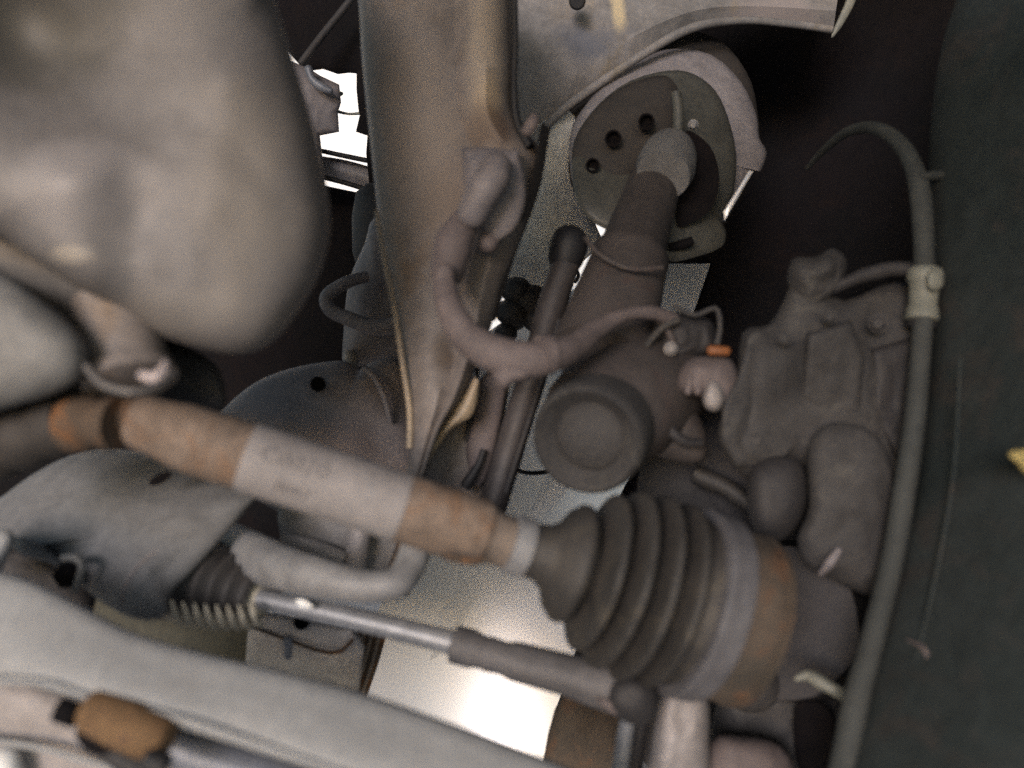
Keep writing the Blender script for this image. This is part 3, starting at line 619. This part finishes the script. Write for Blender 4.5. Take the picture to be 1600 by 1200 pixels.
obj('bracket_edge', pillow([(20, 838), (60, 850), (110, 880), (140, 905), (125, 912), (90, 885), (50, 872), (25, 862)], (78, 872), .505, .006, T=.01, nz=.002), M['shield'], rb)
obj('loop', tube([(98, 872, .485, 5), (118, 872, .48, 6), (128, 884, .48, 6), (124, 905, .48, 6), (116, 925, .48, 5)], seg=12), M['alloy2'], rb)
obj('socket', lathe((106, 900, .50), (104, 898, .488), [(0, 22), (1, 20)], seg=6), M['void'], rb)
o = obj('bracket_tab', pillow([(-60, 830), (10, 826), (22, 845), (8, 880), (-10, 905), (-60, 900)], (-15, 866), .46, .008, T=.02), M['beam']); tag(o, 'pale grey tab at the left edge above the crossmember', 'tab')

# ---- anti-roll bar
o = obj('anti_roll_bar', tube([(240, 740, .68, 32), (330, 832, .61, 35), (400, 872, .53, 37), (460, 893, .49, 34), (520, 908, .475, 29), (575, 916, .47, 25), (615, 912, .47, 25), (638, 888, .48, 25), (652, 850, .49, 25), (668, 800, .51, 25)], seg=32, n=10, wob=.0006), M['clampm'])
tag(o, 'smooth grey bent bar curving up behind the drive shaft', 'anti-roll bar')

# ---- steering gaiter and tie rod
tr = thing('tie_rod', 'steel tie rod running from a ribbed gaiter to a dark threaded end', 'tie rod', (560, 965, .49))
gp = []
for i in range(8):
    t = i / 8; r = 78 - 34 * t
    gp += [(t, r - 8), (t + .03, r), (t + .07, r), (t + .10, r - 9)]
gp += [(.90, 34), (.95, 26), (1, 20)]
obj('gaiter', lathe((250, 888, .535), (412, 936, .515), gp, seg=56), stain_or_highlight(M['gaiter'], P(560, 965, .49), (330, 985, .50, 120, 26, (.58, .52, .42), .95), (400, 950, .50, 20, 26, (.40, .36, .29), .8)), tr, label='ribbed dark rubber gaiter')
# dust lying on the lower edges of the gaiter folds
dust = []
for i in range(8):
    t = (i + .5) / 8.6; x = 258 + 150 * t
    yb = 972 + 9 * math.sin(t * 2.6) - 20 * max(0, t - .75)
    dust.append(tube([(x + 2, yb - 34, .478 + .01 * t, 2.0), (x + 7, yb - 18, .482, 4.5), (x + 13, yb - 5, .49, 6), (x + 20, yb, .50, 5)], seg=10, roundcap=True))
obj('dust_ridge', join(*dust), M['dust'], tr, kind='stuff')
obj('gaiter_end', lathe((384, 930, .515), (416, 940, .51), [(0, 34), (.4, 31), (.6, 22), (1, 19)], seg=32), M['dust'], tr)
obj('rod', tube([(405, 935, .505, 15), (480, 951, .50, 16), (560, 968, .495, 17), (650, 990, .49, 18), (722, 1008, .485, 19)], seg=28), M['tie'], tr)
obj('rod_end', lathe((706, 1006, .485), (1010, 1090, .47), [(0, 22), (.01, 29), (.10, 30), (.16, 26), (.2, 28), (.27, 27), (.33, 31), (.6, 32), (.8, 36), (1, 40)], seg=40, wob=.0012), M['tiee'], tr)
obj('joint_body', pillow([(955, 1068), (985, 1055), (1020, 1068), (1028, 1100), (1012, 1130), (980, 1130), (950, 1105)], (990, 1094), .465, .014, T=.035, nz=.003), M['dark_iron'], tr)
obj('joint_cap', pillow([(930, 1090), (955, 1092), (985, 1112), (975, 1122), (950, 1112)], (956, 1105), .462, .006, T=.015), M['hose'], tr)
obj('bright_glint', pillow([(462, 938), (474, 936), (490, 946), (484, 952), (468, 950)], (476, 944), .487, .0015, T=.002, K=5), M['white'], tr, label='bright glint painted on the rod')  # small white pad stands for a highlight on the steel

# ---- pale box bracket under the tie rod
xb = thing('box_bracket', 'pale box-shaped bracket with a hole and a slot under the tie rod', 'bracket', (470, 1020, .60))
obj('box_face', pillow([(392, 955), (430, 958), (556, 985), (570, 1010), (560, 1090), (480, 1120), (380, 1100), (386, 1000)], (470, 1030), .605, .010, T=.05, sm=-3, nz=.001), M['boxm'], xb)
obj('upper_shelf', pillow([(400, 955), (550, 985), (545, 1003), (530, 1016), (505, 1014), (450, 998), (395, 978)], (470, 985), .592, .006, T=.012, sm=2), M['boxm'], xb)
obj('seam', tube([(395, 980, .588, 2.5), (450, 1000, .586, 3), (500, 1017, .586, 3), (530, 1018, .586, 3), (552, 1000, .588, 3)], seg=8), M['rust_d'], xb)
obj('hole', lathe((471, 972, .588), (471, 972, .580), [(0, 12), (1, 12), (1, 9), (.3, 8)], seg=20), M['void'], xb)
obj('slot', tube([(450, 1000, .585, 7), (450, 1024, .585, 7)], n=3, seg=12, roundcap=True, squash=.4), M['navy'], xb)
rs = thing('ribbed_strip', 'dark ridged metal strip at the left edge of the bright panel', 'strip', (570, 1030, .66))
obj('strip_base', strip([(560, 975, .68), (545, 1040, .68), (525, 1120, .68)], [(606, 985, .68), (590, 1040, .68), (562, 1120, .68)], arc(.002), T=.01), M['rust_d'], rs)
for k in range(3): obj('ridge', tube([(570 + k * 12, 985, .668, 3), (556 + k * 12, 1040, .668, 3), (536 + k * 12, 1100, .668, 3)], seg=8), M['rubber_b'], rs)
o = obj('undertray_strip', strip([(20, 860, .64), (200, 900, .64), (300, 930, .64), (400, 950, .64)], [(0, 1020, .64), (190, 1060, .64), (300, 1080, .64), (420, 1110, .64)], arc(.005), T=.01), M['olive'])
tag(o, 'dark olive-brown strip between gaiter and crossmember', 'undertray')

# ---- bracket behind the shaft, above the anti-roll bar
sbk = thing('rear_mount_bracket', 'grey bracket with a painted pale upright highlight behind the anti-roll bar', 'bracket', (560, 830, .60))
obj('bracket_sheet', pillow([(440, 770), (520, 770), (660, 800), (660, 860), (640, 930), (560, 930), (470, 880), (440, 850)], (550, 850), .615, .006, T=.02, sm=2, nz=.001), M['body'], sbk)
obj('upright_highlight', tube([(566, 800, .60, 16), (560, 850, .595, 18), (552, 900, .595, 17)], seg=18), M['pale'], sbk)  # pale tube stands for a vertical highlight on the bracket
obj('bracket_shelf', tube([(440, 838, .59, 8), (490, 852, .59, 10), (540, 872, .59, 10)], seg=14), M['body'], sbk)
obj('side_fold', tube([(628, 850, .59, 8), (618, 880, .59, 9), (605, 910, .59, 9)], seg=12), M['rust_d'], sbk)

# ---- big pale crossmember along the bottom
cm = thing('crossmember', 'broad pale grey crossmember sweeping along the bottom edge', 'crossmember', (400, 1080, .38))
top = [(-120, 870, .40), (0, 893, .40), (60, 912, .40), (130, 948, .40), (210, 988, .40), (310, 1018, .40), (430, 1046, .40), (560, 1080, .40), (700, 1128, .40), (860, 1188, .40), (960, 1230, .40)]
bot = [(-120, 1065, .385), (0, 1062, .385), (60, 1075, .385), (130, 1095, .385), (210, 1118, .385), (310, 1146, .385), (430, 1184, .385), (560, 1225, .385), (700, 1275, .385), (860, 1330, .385), (960, 1370, .385)]
obj('beam', strip(top, bot, [(0, -.004), (.02, .001), (.06, .004), (.2, .006), (.4, .009), (.6, .012), (.8, .0135), (.93, .013), (.98, .011), (1, .004)], T=.03, n=5, nz=.0015, ns=18), M['beam'], cm)
obj('beam_edge', tube([(-60, 1066, .372, 6), (60, 1066, .372, 6), (150, 1092, .372, 6), (280, 1122, .372, 6), (420, 1168, .372, 6), (600, 1230, .372, 6)], seg=12), M['beam'], cm)
obj('lower_flange', pillow([(-120, 1050), (0, 1056), (60, 1070), (110, 1086), (220, 1100), (300, 1150), (380, 1290), (-120, 1290)], (110, 1180), .42, .010, T=.02, nz=.002, sm=2), M['pale'], cm)
obj('flange_step', tube([(-60, 1150, .405, 5), (60, 1168, .402, 5), (140, 1190, .402, 5), (240, 1215, .405, 5)], seg=10), M['beam'], cm)
lbsh = thing('control_arm_bush', 'rusty brown cylindrical bush with a black bolt at the lower left', 'bush', (190, 1130, .37))
obj('bush', lathe((138, 1106, .375), (262, 1160, .37), [(0, 30), (.06, 36), (.5, 38), (.94, 37), (1, 30)], seg=40, wob=.0008), M['bush'], lbsh)
obj('bolt_head', lathe((90, 1108, .372), (122, 1118, .372), [(0, 19), (.1, 22), (.9, 22), (1, 18)], seg=6), M['void'], lbsh)
obj('bolt_shank', tube([(118, 1118, .378, 12), (150, 1134, .378, 12)], n=2, seg=16), M['rust_d'], lbsh)
obj('bush_seat', pillow([(118, 1140), (160, 1130), (190, 1160), (160, 1180), (130, 1170)], (150, 1155), .375, .004, T=.015), M['void'], lbsh)
cp = thing('lower_pipe', 'blue-grey pipe running right from the rusty bush along the bottom', 'pipe', (320, 1180, .39))
obj('pipe', tube([(250, 1160, .40, 30), (340, 1190, .40, 32), (460, 1230, .40, 34), (620, 1290, .40, 36)], seg=28), M['navy'], cp)
obj('collar', tube([(160, 1165, .385, 16), (200, 1190, .385, 20), (240, 1210, .385, 22)], seg=18), M['dark_iron'], cp)
obj('knob', lathe((226, 1185, .36), (262, 1200, .36), [(0, 16), (.2, 20), (.9, 20), (1, 15)], seg=24), M['black'], cp)
o = obj('corner_flare', lathe((2, 1172, .40), (12, 1225, .40), [(0, 12), (.2, 22), (.8, 24), (1, 20)], seg=24), M['white']); tag(o, 'white flare in the bottom left corner, built as a solid', 'fitting')  # white solid stands for a flare of light

# ---- tyre on the right with brake hose
ty = thing('tyre', 'dusty dark green-grey tyre wall filling the right edge', 'tyre', (1560, 700, .45))
TL = [(1560, -160, .62), (1480, 40, .60), (1452, 220, .58), (1452, 400, .56), (1450, 560, .54), (1430, 720, .52), (1402, 860, .50), (1372, 980, .48), (1340, 1100, .46), (1310, 1220, .44), (1290, 1330, .42)]
TR = [(1860, -160, .56), (1880, 40, .50), (1880, 220, .47), (1880, 400, .45), (1870, 560, .43), (1860, 720, .41), (1850, 860, .40), (1840, 980, .39), (1830, 1100, .38), (1820, 1220, .37), (1810, 1330, .36)]
obj('tyre_wall', strip(TL, TR, [(0, -.02), (.02, .0), (.07, .010), (.16, .018), (.3, .028), (.5, .036), (.7, .036), (.85, .03), (1, .01)], T=.12, n=5, nz=.004, ns=9), M['tyre'], ty)
obj('bead_line', tube([(1500, 560, .497, 3), (1490, 740, .478, 3), (1462, 900, .458, 3), (1425, 1060, .44, 3), (1392, 1220, .42, 3)], seg=8), M['tyre'], ty)
obj('sidewall_scuff', tube([(1418, 1000, .452, 2), (1442, 1012, .442, 4), (1452, 1035, .438, 5), (1452, 1058, .436, 3)], seg=10, roundcap=True), M['hose'], ty)
obj('chalk_mark', pillow([(1574, 710), (1594, 702), (1640, 704), (1640, 738), (1604, 740), (1590, 726)], (1606, 720), .415, .003, T=.006, K=6), M['amber'], ty, label='small yellow chalk mark')
bh = thing('brake_hose', 'long dark brake hose arching over and hanging down beside the tyre', 'brake hose', (1430, 500, .54))
obj('hose', tube([(1262, 262, .74, 4), (1290, 232, .70, 6), (1325, 206, .66, 8), (1365, 200, .62, 10), (1402, 220, .59, 12), (1428, 262, .57, 14), (1440, 320, .56, 16), (1444, 400, .55, 15), (1444, 470, .54, 15),
    (1438, 560, .53, 15), (1430, 650, .52, 16), (1414, 760, .505, 17), (1393, 880, .49, 17), (1363, 1000, .47, 18), (1337, 1100, .455, 20), (1315, 1220, .44, 22), (1294, 1330, .42, 24)], seg=24, n=10), M['brake'], bh)
obj('hose_clip', join(lathe((1446, 420, .545), (1440, 502, .54), [(0, 22), (.05, 26), (.2, 27), (.3, 22), (.7, 21), (.8, 24), (.97, 25), (1, 20)], seg=24),
    pillow([(1450, 425), (1472, 420), (1474, 445), (1462, 455), (1450, 450)], (1460, 438), .53, .003, T=.008)), M['clip'], bh, label='pale plated clip')
obj('clip_band', lathe((1440, 503, .54), (1439, 512, .54), [(0, 23), (1, 23)], seg=24), M['black'], bh)
obj('hose_arm', tube([(1440, 275, .56, 6), (1470, 274, .565, 8), (1500, 270, .57, 5)], seg=12, roundcap=True), M['brake'], bh)
